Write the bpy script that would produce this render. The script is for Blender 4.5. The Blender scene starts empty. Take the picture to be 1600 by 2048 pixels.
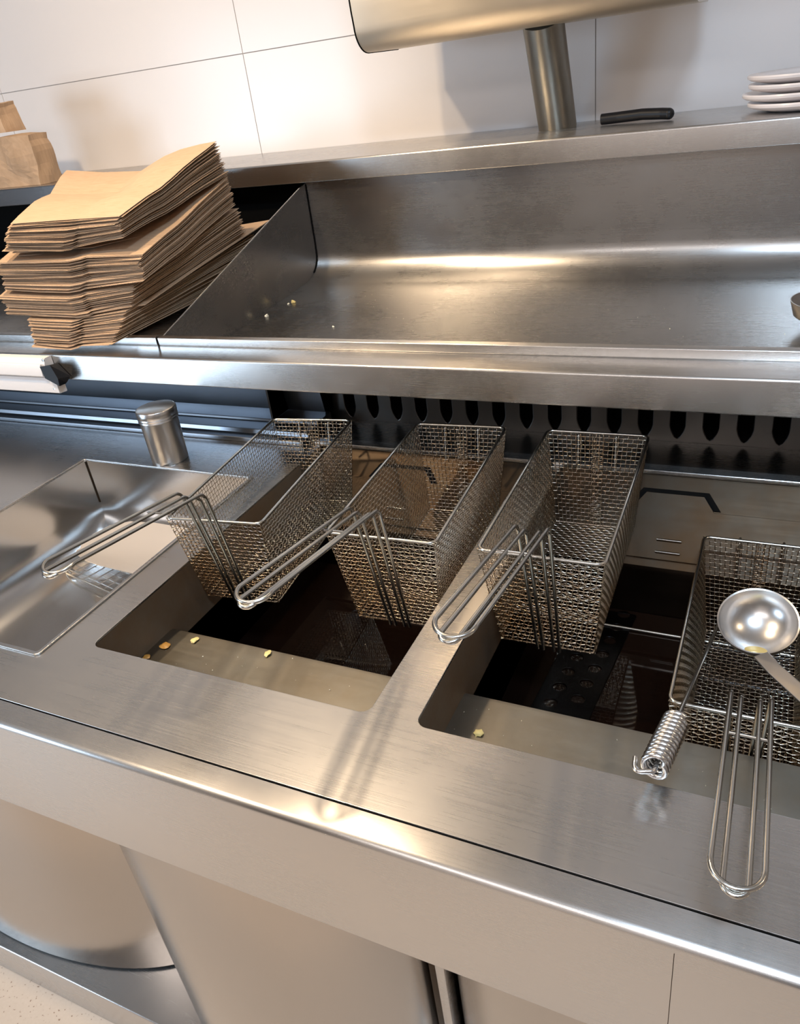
import bpy, bmesh, math, random
import numpy as np
from mathutils import Vector, Matrix, noise
random.seed(7)
S = bpy.context.scene
COL = S.collection
R = math.radians
PI = math.pi

# ------------------------------------------------------------------ camera
cam = bpy.data.cameras.new('camera')
co = bpy.data.objects.new('camera', cam)
COL.objects.link(co)
cam.sensor_fit = 'HORIZONTAL'; cam.sensor_width = 36; cam.lens = 36 * 1546.56 / 1600
cam.clip_start = 0.01
M = Matrix(((0.903152, -0.109604, 0.415094), (0.41186, 0.494127, -0.765643), (-0.121192, 0.862453, 0.491413)))
co.matrix_world = Matrix.Translation((0.750057, -0.511641, 1.486929)) @ M.to_4x4()
S.camera = co
S.view_settings.view_transform = 'Standard'; S.view_settings.look = 'None'
S.view_settings.gamma = 1; S.view_settings.use_curve_mapping = False
S.view_settings.exposure = 0.18

# ------------------------------------------------------------------ world + lights
w = bpy.data.worlds.new('world'); S.world = w; w.use_nodes = True
w.node_tree.nodes['Background'].inputs[0].default_value = (0.75, 0.8, 0.9, 1)
w.node_tree.nodes['Background'].inputs[1].default_value = 0.3

def area(name, loc, aim, sx, sy, power, col):
    l = bpy.data.lights.new(name, 'AREA'); l.shape = 'RECTANGLE'; l.size = sx; l.size_y = sy
    l.energy = power; l.color = col
    o = bpy.data.objects.new(name, l); COL.objects.link(o); o.location = loc
    o.rotation_euler = (Vector(aim) - Vector(loc)).to_track_quat('-Z', 'Y').to_euler()
    return o
def disc(name, loc, aim, d, power, col, spread=180):
    o = area(name, loc, aim, d, d, power, col); o.data.shape = 'DISK'; o.data.spread = R(spread)
    return o
WARM = (1.0, 0.76, 0.5); COOL = (0.62, 0.8, 1.0)
area('window_light_left', (-2.6, -1.95, 1.4), (-0.4, 0.2, 0.6), 1.3, 1.1, 46, COOL)
area('ceiling_light_cool', (0.95, -0.75, 2.74), (0.95, -0.75, 0), 0.4, 0.25, 32, COOL)
area('ceiling_panel_light', (0.2, -2.2, 2.74), (0.2, -2.2, 0), 1.6, 0.6, 22, (1.0, 0.93, 0.9))
disc('downlight', (-0.80, -0.3, 2.72), (-0.80, -0.3, 0), 0.12, 26, WARM)
disc('downlight', (-0.36, 0.45, 2.72), (-0.36, 0.45, 0), 0.12, 9, WARM, 120)
disc('downlight', (2.2, 0.3, 2.72), (2.2, 0.3, 0), 0.14, 6, WARM)

# ------------------------------------------------------------------ materials
def mat(name, col, rough=0.5, metal=0.0, spec=None, coat=0.0):
    m = bpy.data.materials.new(name); m.use_nodes = True
    b = m.node_tree.nodes['Principled BSDF']
    b.inputs['Base Color'].default_value = (*col, 1); b.inputs['Roughness'].default_value = rough
    b.inputs['Metallic'].default_value = metal
    if spec is not None: b.inputs['Specular IOR Level'].default_value = spec
    if coat: b.inputs['Coat Weight'].default_value = coat
    return m
def nd(m, t, **kw):
    n = m.node_tree.nodes.new(t)
    for k, v in kw.items(): setattr(n, k, v)
    return n
def lk(m, a, b): m.node_tree.links.new(a, b)
def bsdf(m): return m.node_tree.nodes['Principled BSDF']
def mapped_noise(m, scale, vec, detail=4, rough=0.55):
    tc = nd(m, 'ShaderNodeTexCoord'); mp = nd(m, 'ShaderNodeMapping'); mp.inputs['Scale'].default_value = vec
    n = nd(m, 'ShaderNodeTexNoise'); n.inputs['Scale'].default_value = scale; n.inputs['Detail'].default_value = detail
    n.inputs['Roughness'].default_value = rough
    lk(m, tc.outputs['Object'], mp.inputs['Vector']); lk(m, mp.outputs['Vector'], n.inputs['Vector'])
    return n
def ramp(m, src, stops):
    r = nd(m, 'ShaderNodeValToRGB'); e = r.color_ramp.elements
    while len(e) < len(stops): e.new(0.5)
    for i, (p, c) in enumerate(stops): e[i].position = p; e[i].color = (*c, 1) if len(c) == 3 else c
    lk(m, src, r.inputs['Fac']); return r
def maprange(m, src, a, b, lo=0.3, hi=0.7):
    r = nd(m, 'ShaderNodeMapRange'); r.inputs['From Min'].default_value = lo; r.inputs['From Max'].default_value = hi
    r.inputs['To Min'].default_value = a; r.inputs['To Max'].default_value = b
    lk(m, src, r.inputs['Value']); return r
def steel(name, col=(0.56, 0.545, 0.53), rough=(0.2, 0.34), brush=(1.2, 150, 150), bump=0.04, stain=None, stain_amt=0.0, smudge=6, grain=(1, 0, 0), aniso=0.6):
    """brushed stainless steel: long grain, smudges that change the gloss, fine scratches"""
    m = mat(name, col, rough[0], 1.0)
    g = mapped_noise(m, 8, tuple(b * 2.5 if b > 5 else b for b in brush), 3, 0.6)
    s = mapped_noise(m, smudge, (1, 1, 1), 5, 0.6)
    if aniso:   # the grain runs along one world axis; highlights spread across it
        ge = nd(m, 'ShaderNodeNewGeometry'); vm = nd(m, 'ShaderNodeVectorMath', operation='CROSS_PRODUCT'); vm.inputs[1].default_value = grain
        lk(m, ge.outputs['Normal'], vm.inputs[0]); lk(m, vm.outputs[0], bsdf(m).inputs['Tangent']); bsdf(m).inputs['Anisotropic'].default_value = aniso
    r1 = maprange(m, s.outputs['Fac'], rough[0], rough[1], 0.25, 0.75)
    r2 = maprange(m, g.outputs['Fac'], -0.015, 0.025)
    ad = nd(m, 'ShaderNodeMath', operation='ADD'); lk(m, r1.outputs[0], ad.inputs[0]); lk(m, r2.outputs[0], ad.inputs[1])
    lk(m, ad.outputs[0], bsdf(m).inputs['Roughness'])
    bp = nd(m, 'ShaderNodeBump'); bp.inputs['Strength'].default_value = bump * 0.35; bp.inputs['Distance'].default_value = 0.002
    lk(m, g.outputs['Fac'], bp.inputs['Height']); lk(m, bp.outputs['Normal'], bsdf(m).inputs['Normal'])
    if stain:
        t = mapped_noise(m, 5, (1, 1, 1), 6, 0.65)
        rp = ramp(m, t.outputs['Fac'], [(0.38, col), (0.68, tuple(c * (1 - stain_amt) + k * stain_amt for c, k in zip(col, stain)))])
        lk(m, rp.outputs['Color'], bsdf(m).inputs['Base Color'])
    return m

STEEL = steel('brushed_steel', (0.56, 0.545, 0.53), (0.22, 0.3), aniso=0.75)
STEEL_BASIN = steel('smooth_basin_steel', (0.58, 0.575, 0.57), (0.17, 0.24), aniso=0, bump=0.015)
STEEL_TOP = steel('worn_worktop_steel', (0.54, 0.53, 0.52), (0.23, 0.32), (1, 30, 30), 0.05, smudge=4, aniso=0.4)
STEEL_PANEL = steel('shaded_satin_panel_steel', (0.47, 0.435, 0.4), (0.2, 0.24), (60, 60, 1), 0.02, grain=(0, 0, 1), aniso=0.3)  # darker, browner base carries the shade under the apron
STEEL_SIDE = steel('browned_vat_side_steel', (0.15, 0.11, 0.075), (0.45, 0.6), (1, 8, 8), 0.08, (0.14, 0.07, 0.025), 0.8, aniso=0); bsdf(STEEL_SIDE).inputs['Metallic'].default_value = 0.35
STEEL_BACK = steel('shaded_back_panel_steel', (0.2, 0.215, 0.24), (0.28, 0.36), aniso=0.2)  # shade below the shelf put into the base, so the worktop reflects dark
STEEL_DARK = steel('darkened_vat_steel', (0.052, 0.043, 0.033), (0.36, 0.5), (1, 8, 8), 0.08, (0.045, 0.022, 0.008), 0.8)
STEEL_BURNT = steel('oil_blackened_steel', (0.02, 0.014, 0.01), (0.25, 0.4), (1, 8, 8), 0.05)
STEEL_LEDGE = steel('dull_ledge_steel', (0.29, 0.275, 0.24), (0.36, 0.5), (1, 8, 8), 0.06, (0.2, 0.14, 0.07), 0.5)
STEEL_SCUTTLE = steel('scratched_scuttle_steel', (0.36, 0.35, 0.34), (0.22, 0.32), (2, 40, 40), 0.1, smudge=7, aniso=0.5)
STEEL_LOUVRE = steel('dark_louvre_steel', (0.08, 0.075, 0.07), (0.3, 0.42), (4, 4, 1), 0.03)  # much darker base than the other sheet steel
STEEL_HOOD = steel('hood_steel', (0.6, 0.54, 0.45), (0.32, 0.38), (1, 50, 50), 0.04, aniso=0.85)
WIRE = steel('basket_wire_steel', (0.56, 0.53, 0.47), (0.18, 0.26), (1, 1, 1), 0.0, (0.42, 0.25, 0.1), 0.8, aniso=0)
ROD = mat('polished_rod_steel', (0.5, 0.49, 0.46), 0.22, 1.0)
BRIGHT = mat('bright_steel', (0.66, 0.65, 0.64), 0.2, 1.0)
SATIN = mat('satin_spun_steel', (0.58, 0.57, 0.56), 0.28, 1.0)
ALU = mat('pale_painted_aluminium', (0.72, 0.68, 0.66), 0.4, 0.0)
BLACK = mat('black_plastic', (0.008, 0.008, 0.01), 0.42, 0.0, 0.3)
VOID = mat('gap_and_shade_black', (0.005, 0.005, 0.005), 0.8, 0.0, 0.05)  # flat black for dark joints and for painted shade in recesses and slots
CERAMIC = mat('white_ceramic', (0.78, 0.72, 0.71), 0.2)
OIL = mat('used_frying_oil', (0.006, 0.003, 0.002), 0.035, 0.0, 0.6)
AMBER = mat('amber_oil_glint', (0.45, 0.12, 0.01), 0.08, 0.0, 0.8)
POTATO = mat('potato_crumb', (0.75, 0.6, 0.25), 0.5)
PALE = mat('pale_crumb', (0.8, 0.76, 0.62), 0.5)
BURNT = mat('browned_crumb', (0.5, 0.24, 0.05), 0.45)
SHEET = mat('pale_coated_sheet', (0.5, 0.46, 0.43), 0.35, 0.3)

KRAFT = mat('brown_kraft_paper', (0.46, 0.3, 0.18), 0.75, 0.0, 0.2)
n1 = mapped_noise(KRAFT, 30, (1, 12, 1), 6, 0.6)
r1 = ramp(KRAFT, n1.outputs['Fac'], [(0.3, (0.42, 0.285, 0.18)), (0.7, (0.52, 0.365, 0.245))])
lk(KRAFT, r1.outputs['Color'], bsdf(KRAFT).inputs['Base Color'])
oi = nd(KRAFT, 'ShaderNodeObjectInfo'); hs = nd(KRAFT, 'ShaderNodeHueSaturation'); mr = maprange(KRAFT, oi.outputs['Random'], 0.8, 1.15, 0, 1)
lk(KRAFT, mr.outputs[0], hs.inputs['Value']); lk(KRAFT, r1.outputs['Color'], hs.inputs['Color']); lk(KRAFT, hs.outputs['Color'], bsdf(KRAFT).inputs['Base Color'])
KRAFT_FOLD = mat('kraft_fold', (0.55, 0.27, 0.09), 0.75, 0.0, 0.2)

TILE = mat('glossy_white_wall_panel', (0.78, 0.745, 0.735), 0.22, 0.0, 0.35)
GROUT = mat('tile_grout', (0.4, 0.37, 0.35), 0.8)
PAINT = mat('warm_painted_wall', (0.6, 0.53, 0.48), 0.7)
PAINT_DARK = mat('dark_reflected_wall', (0.09, 0.1, 0.125), 0.6)  # unseen wall made dark so the steel at left reflects dark
CEIL = mat('ceiling_paint', (0.72, 0.69, 0.66), 0.8)
FLOOR = mat('beige_speckled_floor', (0.6, 0.5, 0.4), 0.45)
v = mapped_noise(FLOOR, 160, (1, 1, 1), 2, 0.5)
r2 = ramp(FLOOR, v.outputs['Fac'], [(0.0, (0.2, 0.13, 0.09)), (0.3, (0.3, 0.2, 0.14)), (0.34, (0.6, 0.49, 0.39)), (1.0, (0.64, 0.53, 0.43))])
lk(FLOOR, r2.outputs['Color'], bsdf(FLOOR).inputs['Base Color'])

# ------------------------------------------------------------------ helpers
def link(name, me, m, parent=None, smooth=None):
    o = bpy.data.objects.new(name, me); COL.objects.link(o)
    if m is not None:
        for k in (m if isinstance(m, (list, tuple)) else [m]): me.materials.append(k)
    if parent is not None: o.parent = parent
    if smooth:
        me.shade_smooth()
        me.set_sharp_from_angle(angle=R(smooth))
    return o
def pymesh(name, vs, fs, m, parent=None, smooth=None):
    me = bpy.data.meshes.new(name); me.from_pydata([tuple(map(float, p)) for p in vs], [], fs); me.update()
    bm = bmesh.new(); bm.from_mesh(me); bmesh.ops.recalc_face_normals(bm, faces=bm.faces); bm.to_mesh(me); bm.free()
    return link(name, me, m, parent, smooth)
def thing(name, label, cat, loc=(0, 0, 0), group=None, rot=(0, 0, 0)):
    o = bpy.data.objects.new(name, None); COL.objects.link(o); o.location = loc; o.rotation_euler = rot
    o.empty_display_size = 0.02
    o['label'] = label; o['category'] = cat
    if group: o['group'] = group
    return o
def tag(o, label, cat, group=None):
    o['label'] = label; o['category'] = cat
    if group: o['group'] = group
    return o
def struct(o): o['kind'] = 'structure'; return o
def box(name, a, b, m, parent=None, bev=0.0, seg=2):
    bm = bmesh.new(); bmesh.ops.create_cube(bm, size=1)
    for vv in bm.verts:
        vv.co = Vector([(a[i] + b[i]) / 2 + vv.co[i] * (b[i] - a[i]) for i in range(3)])
    if bev: bmesh.ops.bevel(bm, geom=list(bm.edges), offset=bev, segments=seg, affect='EDGES', profile=0.5)
    me = bpy.data.meshes.new(name); bm.to_mesh(me); bm.free()
    return link(name, me, m, parent, 35 if bev else None)
def arc(c, r, a0, a1, n):
    return [(c[0] + r * math.cos(R(a0 + (a1 - a0) * i / n)), c[1] + r * math.sin(R(a0 + (a1 - a0) * i / n))) for i in range(n + 1)]
def roundpoly(pts, rad, n=5):
    """closed polygon with rounded corners; rad scalar or list"""
    out = []; N = len(pts)
    for i, p in enumerate(pts):
        r = rad[i] if isinstance(rad, (list, tuple)) else rad
        p = Vector(p); a = Vector(pts[i - 1]); b = Vector(pts[(i + 1) % N])
        if r <= 0: out.append(tuple(p)); continue
        u = (a - p).normalized(); v_ = (b - p).normalized(); ang = u.angle(v_)
        t = min(r / math.tan(ang / 2), 0.49 * min((a - p).length, (b - p).length)); r = t * math.tan(ang / 2)
        c = p + (u + v_).normalized() * (r / math.sin(ang / 2))
        s = p + u * t - c; e = p + v_ * t - c
        for k in range(n + 1):
            q = s.lerp(e, k / n)
            # slerp on circle
            q = q.normalized() * r
            out.append(tuple(c + q))
    return out
def prof_x(name, pts, x0, x1, m, parent=None, smooth=30, caps=True, skew=None, nx=1):
    """closed (y,z) outline extruded along x"""
    n = len(pts); vs = []; fs = []
    for i in range(nx + 1):
        t = i / nx
        for (y, z) in pts: vs.append((x0 + (x1 - x0) * t, y, z))
    for i in range(nx):
        for k in range(n):
            a = i * n + k; b = i * n + (k + 1) % n
            fs.append((a, b, b + n, a + n))
    if caps: fs.append(tuple(range(n))); fs.append(tuple(nx * n + k for k in range(n)))
    return pymesh(name, vs, fs, m, parent, smooth)
def thicken(line, t):
    """open (y,z) polyline to a closed outline of thickness t (offset to the right-hand side)"""
    L = [Vector(p) for p in line]; off = []
    for i, p in enumerate(L):
        d = (L[min(i + 1, len(L) - 1)] - L[max(i - 1, 0)]).normalized()
        off.append(tuple(p + Vector((d.y, -d.x)) * t))
    return [tuple(p) for p in L] + off[::-1]
def plate(name, outer, holes, m, z0, z1, parent=None, bev=0.0, xf=None):
    """flat plate with holes: outline in local xy, thickness z0..z1; xf maps to world axes"""
    cu = bpy.data.curves.new(name, 'CURVE'); cu.dimensions = '2D'; cu.fill_mode = 'BOTH'
    for loop in [outer] + holes:
        sp = cu.splines.new('POLY'); sp.points.add(len(loop) - 1); sp.use_cyclic_u = True
        for i, (x, y) in enumerate(loop): sp.points[i].co = (x, y, 0, 1)
    cu.extrude = max((z1 - z0) / 2 - bev, 0.0); cu.bevel_depth = bev; cu.bevel_resolution = 2; cu.offset = -bev
    tmp = bpy.data.objects.new('tmp', cu); COL.objects.link(tmp)
    me = bpy.data.meshes.new_from_object(tmp); bpy.data.objects.remove(tmp); bpy.data.curves.remove(cu)
    for vv in me.vertices: vv.co.z += (z0 + z1) / 2
    if xf is not None: me.transform(xf)
    me.materials.clear()
    return link(name, me, m, parent, 30)
def rrect(x0, y0, x1, y1, r, n=5):
    return roundpoly([(x0, y0), (x1, y0), (x1, y1), (x0, y1)], r, n)
def tube(name, pts, r, m, parent=None, seg=10, closed=False, smooth=60, mesh_only=False):
    P = [Vector(p) for p in pts]; n = len(P); vs = []; fs = []
    up = None
    for i in range(n):
        if closed: d = (P[(i + 1) % n] - P[i - 1]).normalized()
        else: d = (P[min(i + 1, n - 1)] - P[max(i - 1, 0)]).normalized()
        if up is None:
            up = d.orthogonal().normalized()
        up = (up - d * up.dot(d)).normalized(); b = d.cross(up)
        rr = r[i] if isinstance(r, (list, tuple)) else r
        for k in range(seg):
            a = 2 * PI * k / seg; vs.append(P[i] + (up * math.cos(a) + b * math.sin(a)) * rr)
    rng = n if closed else n - 1
    for i in range(rng):
        j = (i + 1) % n; sh = 0
        if closed and j == 0:   # best alignment
            sh = min(range(seg), key=lambda s: (vs[s] - vs[i * seg]).length)
        for k in range(seg):
            fs.append((i * seg + k, i * seg + (k + 1) % seg, j * seg + (k + 1 + sh) % seg, j * seg + (k + sh) % seg))
    if not closed: fs.append(tuple(range(seg))); fs.append(tuple((n - 1) * seg + k for k in range(seg)))
    if mesh_only: return vs, fs
    return pymesh(name, vs, fs, m, parent, smooth)
def merge(parts):
    vs = []; fs = []
    for a, b in parts:
        o = len(vs); vs += list(a); fs += [tuple(i + o for i in f) for f in b]
    return vs, fs
def smooth_path(pts, rad, n=6):
    """3D polyline with filleted corners"""
    P = [Vector(p) for p in pts]; out = [P[0]]
    for i in range(1, len(P) - 1):
        p = P[i]; u = (P[i - 1] - p); v_ = (P[i + 1] - p); lu, lv = u.length, v_.length; u.normalize(); v_.normalize()
        ang = u.angle(v_)
        if ang > 3.1: out.append(p); continue
        r = rad[i - 1] if isinstance(rad, (list, tuple)) else rad
        t = min(r / math.tan(ang / 2), lu * 0.49, lv * 0.49); r = t * math.tan(ang / 2)
        c = p + (u + v_).normalized() * (r / math.sin(ang / 2)); s = p + u * t - c; e = p + v_ * t - c
        tot = s.angle(e)
        for k in range(n + 1):
            f = k / n; q = s * (math.sin((1 - f) * tot) / math.sin(tot)) + e * (math.sin(f * tot) / math.sin(tot)); out.append(c + q)
    out.append(P[-1]); return out
def lathe(name, prof, m, parent=None, seg=48, smooth=35, mtx=None):
    vs = []; fs = []; n = len(prof)
    for i in range(seg):
        a = 2 * PI * i / seg
        for (r_, z) in prof: vs.append(Vector((r_ * math.cos(a), r_ * math.sin(a), z)))
    for i in range(seg):
        j = (i + 1) % seg
        for k in range(n - 1): fs.append((i * n + k, j * n + k, j * n + k + 1, i * n + k + 1))
    if mtx is not None: vs = [mtx @ p for p in vs]
    me = bpy.data.meshes.new(name); me.from_pydata([tuple(p) for p in vs], [], fs)
    bm = bmesh.new(); bm.from_mesh(me); bmesh.ops.remove_doubles(bm, verts=bm.verts, dist=1e-6)
    bmesh.ops.recalc_face_normals(bm, faces=bm.faces); bm.to_mesh(me); bm.free()
    return link(name, me, m, parent, smooth)

# ------------------------------------------------------------------ room shell
YW = 1.42; X0, X1, Y0, ZC_ = -3.1, 3.8, -3.2, 2.8
struct(box('floor', (X0, Y0, -0.09), (X1, YW + 0.1, -0.043), FLOOR))
struct(box('ceiling', (X0, Y0, ZC_), (X1, YW + 0.1, ZC_ + 0.05), CEIL))
struct(box('wall_left', (X0 - 0.1, Y0, -0.043), (X0, YW + 0.1, ZC_), PAINT_DARK))
struct(box('wall_right', (X1, Y0, -0.043), (X1 + 0.1, YW + 0.1, ZC_), PAINT))
struct(box('wall_front', (X0, Y0 - 0.1, -0.043), (X1, Y0, ZC_), PAINT))
# the tiled wall behind: large glossy panels with thin joints, built as one wall with grooves
wb = bmesh.new()
xj = [-3.1] + [-0.565 + 0.897 * k for k in range(-2, 5)] + [3.8]; zj = [-0.043, 0.375, 0.975, 1.575, 2.175, 2.8]
g = 0.0011
vs = []; fs = []; mi = []
for i in range(len(xj) - 1):
    for j in range(len(zj) - 1):
        a = (xj[i] + g, zj[j] + g); b = (xj[i + 1] - g, zj[j + 1] - g); o = len(vs)
        vs += [(a[0], YW, a[1]), (b[0], YW, a[1]), (b[0], YW, b[1]), (a[0], YW, b[1]),
               (a[0], YW + .002, a[1]), (b[0], YW + .002, a[1]), (b[0], YW + .002, b[1]), (a[0], YW + .002, b[1])]
        fs += [(o, o + 1, o + 2, o + 3), (o, o + 4, o + 5, o + 1), (o + 1, o + 5, o + 6, o + 2), (o + 2, o + 6, o + 7, o + 3), (o + 3, o + 7, o + 4, o)]
        mi += [0] * 5
o = len(vs)
vs += [(X0, YW + .002, -.043), (X1, YW + .002, -.043), (X1, YW + .002, ZC_), (X0, YW + .002, ZC_), (X0, YW + .1, -.043), (X1, YW + .1, -.043), (X1, YW + .1, ZC_), (X0, YW + .1, ZC_)]
fs += [(o, o + 1, o + 2, o + 3), (o + 4, o + 5, o + 6, o + 7), (o, o + 1, o + 5, o + 4), (o + 3, o + 2, o + 6, o + 7)]; mi += [1] * 4
wback = pymesh('wall_back', vs, fs, [TILE, GROUT]); wb.free()
for p, k in zip(wback.data.polygons, mi): p.material_index = k
struct(wback)
STREAK_MAT = mat('dark_streak_panel', (0.05, 0.035, 0.028), 0.5)
for nme, a, b in (('streak_panel_1', 0.95, 1.85), ('streak_panel_2', -1.5, -0.85)):  # added unseen dark panels, there to streak the reflections in the steel fronts
    dr_ = box(nme, (a, Y0, -0.043), (b, Y0 + 0.045, 2.06), STREAK_MAT, None, 0.004); struct(dr_)
    tube('streak_panel_handle', [(b - 0.08, Y0 + 0.045, 1.0), (b - 0.08, Y0 + 0.09, 1.0), (b - 0.2, Y0 + 0.09, 1.0)], 0.009, ROD, dr_, 8)

# ------------------------------------------------------------------ worktop
ZT = 0.9
XL, XR = -2.7, 2.4
top = thing('steel_worktop', 'long brushed steel worktop with rolled front edge around the two open fryer vats', 'worktop', (0, 0, 0))
V1 = (0.0, 0.4); V2 = (0.455, 0.862)
VY0, VY1 = 0.0, 0.604
BX0, BX1, BY0, BY1 = -0.458, -0.06, -0.034, 0.453
plate('top_sheet', [(XL, -0.1115), (XR, -0.1115), (XR, 0.72), (0.0, 0.72), (XL, 0.72)],
      [rrect(BX0, BY0, BX1, BY1, 0.006), rrect(V1[0], VY0, V1[1], VY1, 0.012), rrect(V2[0], VY0, V2[1], VY1, 0.012)],
      STEEL_TOP, ZT - 0.003, ZT, top, 0.0006)
edge = roundpoly([(-0.1135, ZT), (-0.145, ZT), (-0.145, 0.742), (-0.125, 0.742), (-0.125, 0.746), (-0.141, 0.746), (-0.141, ZT - 0.004), (-0.1135, ZT - 0.004)],
                 [0.0008, 0.007, 0.002, 0.001, 0, 0, 0.004, 0], 6)
prof_x('apron', edge, XL, XR, STEEL, top)
box('apron_seam', (0.731, -0.1452, 0.742), (0.7316, -0.1448, 0.889), STEEL_DARK, top)
box('seam_backing', (XL, -0.135, ZT - 0.02), (XR, -0.09, ZT - 0.0045), VOID, top)

# raised stepped upstand at the back of the worktop (left) and its back panel
up = thing('stepped_upstand', 'low stepped steel upstand along the back of the worktop behind the shaker', 'upstand')
prof_x('upstand_profile', roundpoly([(0.585, ZT + .0003), (0.5855, ZT + 0.010), (0.606, ZT + 0.010), (0.608, ZT + 0.019), (0.645, ZT + 0.019), (0.647, ZT + 0.024), (0.70, ZT + 0.024), (0.70, ZT + .0003)], 0.0015, 3), XL, -0.03, STEEL_BACK, up)
prof_x('back_panel', thicken([(0.700, ZT + 0.02), (0.690, ZT + 0.08), (0.680, ZT + 0.138)], -0.003), XL, -0.04, STEEL_BACK, up)

# ------------------------------------------------------------------ left basin
bas = thing('basin', 'deep steel holding basin sunk in the worktop left of the vats', 'basin')
def basin_z(x, y, D=0.17, Rr=0.075):
    d1 = min(x - BX0, BX1 - x); d2 = min(y - BY0, BY1 - y)
    def f(d): return 0 if d > Rr else Rr - math.sqrt(max(Rr * Rr - (Rr - d) ** 2, 0))
    return ZT - D + max(f(d1), f(d2))
def ticks(a, b):
    s = [0, .0004, .002, .004, .008, .014, .022, .032, .044, .058, .075]
    mid = [a + .075 + (b - a - .15) * k / 8 for k in range(1, 8)]
    return [a + k for k in s] + mid + [b - k for k in s[::-1]]
tx = ticks(BX0, BX1); ty = ticks(BY0, BY1); vs = []; fs = []
for x in tx:
    for y in ty: vs.append((x, y, basin_z(x, y)))
ny = len(ty)
for i in range(len(tx) - 1):
    for j in range(ny - 1):     # split each quad along the mitre so the corners stay crisp
        a, b, c, d = i * ny + j, i * ny + j + 1, (i + 1) * ny + j + 1, (i + 1) * ny + j
        if (i < len(tx) / 2) == (j < ny / 2): fs += [(a, b, c), (a, c, d)]
        else: fs += [(a, b, d), (b, c, d)]
o = len(vs)
ring = [i * ny for i in range(len(tx))] + [(len(tx) - 1) * ny + j for j in range(1, ny)] + [i * ny + ny - 1 for i in range(len(tx) - 2, -1, -1)] + [j for j in range(ny - 2, 0, -1)]
for k in ring: vs.append((vs[k][0], vs[k][1], ZT - 0.002))
for k in range(len(ring)):
    k2 = (k + 1) % len(ring); fs.append((ring[k], ring[k2], o + k2, o + k))
pymesh('bowl', vs, fs, STEEL_BASIN, bas, 24)
for qx, qy in ((BX0, BY1), (BX1, BY1)):
    tube('corner_weld', [(qx + (.0008 if qx < -.2 else -.0008), qy - .0008, ZT - 0.003), (qx + (.0008 if qx < -.2 else -.0008), qy - .0008, ZT - 0.095)], 0.0012, STEEL_DARK, bas, 6)
rim = roundpoly([(BX0, BY0), (BX1, BY0), (BX1, BY1), (BX0, BY1)], 0.004, 3)
ol = roundpoly([(BX0 - .005, BY0 - .005), (BX1 + .005, BY0 - .005), (BX1 + .005, BY1 + .005), (BX0 - .005, BY1 + .005)], 0.007, 4)
plate('rim', ol, [rrect(BX0 + .001, BY0 + .001, BX1 - .001, BY1 - .001, 0.004, 4)], STEEL, ZT + 0.0002, ZT + 0.0028, bas, 0.0008)

# folded chip scoop lying in the basin
sc = thing('chip_scoop', 'flat folded pale steel scoop lying in the basin by its right wall', 'scoop')
vs = []; fs = []
outl = [(-0.415, 0.345), (-0.405, 0.322), (-0.375, 0.300), (-0.34, 0.285), (-0.29, 0.272), (-0.2, 0.262), (-0.1, 0.258), (-0.085, 0.27), (-0.085, 0.39), (-0.14, 0.405), (-0.2, 0.412), (-0.28, 0.414), (-0.34, 0.41), (-0.38, 0.395), (-0.405, 0.37)]
def sz(x, y): return 0.772 + abs(y - 0.335) * 0.34 + 0.012 * (x + 0.4)
nO = len(outl)
sheet_bm = bmesh.new()
me = plate('scoop_sheet', outl, [], SHEET, 0.0, 0.0015, sc)
bm = bmesh.new(); bm.from_mesh(me.data)
bmesh.ops.bisect_plane(bm, geom=bm.verts[:] + bm.edges[:] + bm.faces[:], plane_co=(0, 0.335, 0), plane_no=(0, 1, 0))
for vv in bm.verts: vv.co.z += sz(vv.co.x, vv.co.y)
bm.to_mesh(me.data); bm.free(); sheet_bm.free()
# wire strainer under the scoop
st = thing('wire_strainer', 'small coarse wire strainer half under the pale scoop in the basin', 'strainer')
parts = []
for k in range(9):
    t = k / 8
    a = Vector((-0.43 + 0.17 * t, 0.30 - 0.035 * t, 0.742)); d = Vector((0.055, 0.06, 0.018))
    parts.append(tube('', [a, a + d * 0.5 + Vector((0, 0, .002)), a + d * 1.1], 0.0011, None, seg=6, mesh_only=True))
for k in range(6):
    a = Vector((-0.425 + 0.009 * k, 0.305 + 0.011 * k, 0.7435 + 0.0032 * k)); d = Vector((0.17, -0.035, 0))
    parts.append(tube('', [a, a + d * 0.5, a + d], 0.0011, None, seg=6, mesh_only=True))
vs, fs = merge(parts); pymesh('strainer_mesh', vs, fs, BRIGHT, st, 60)
tube('strainer_rim', smooth_path([(-0.37, 0.36, 0.763), (-0.435, 0.298, 0.7415), (-0.255, 0.262, 0.7415), (-0.19, 0.33, 0.763)], 0.01), 0.0018, ROD, st, 8)

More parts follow.
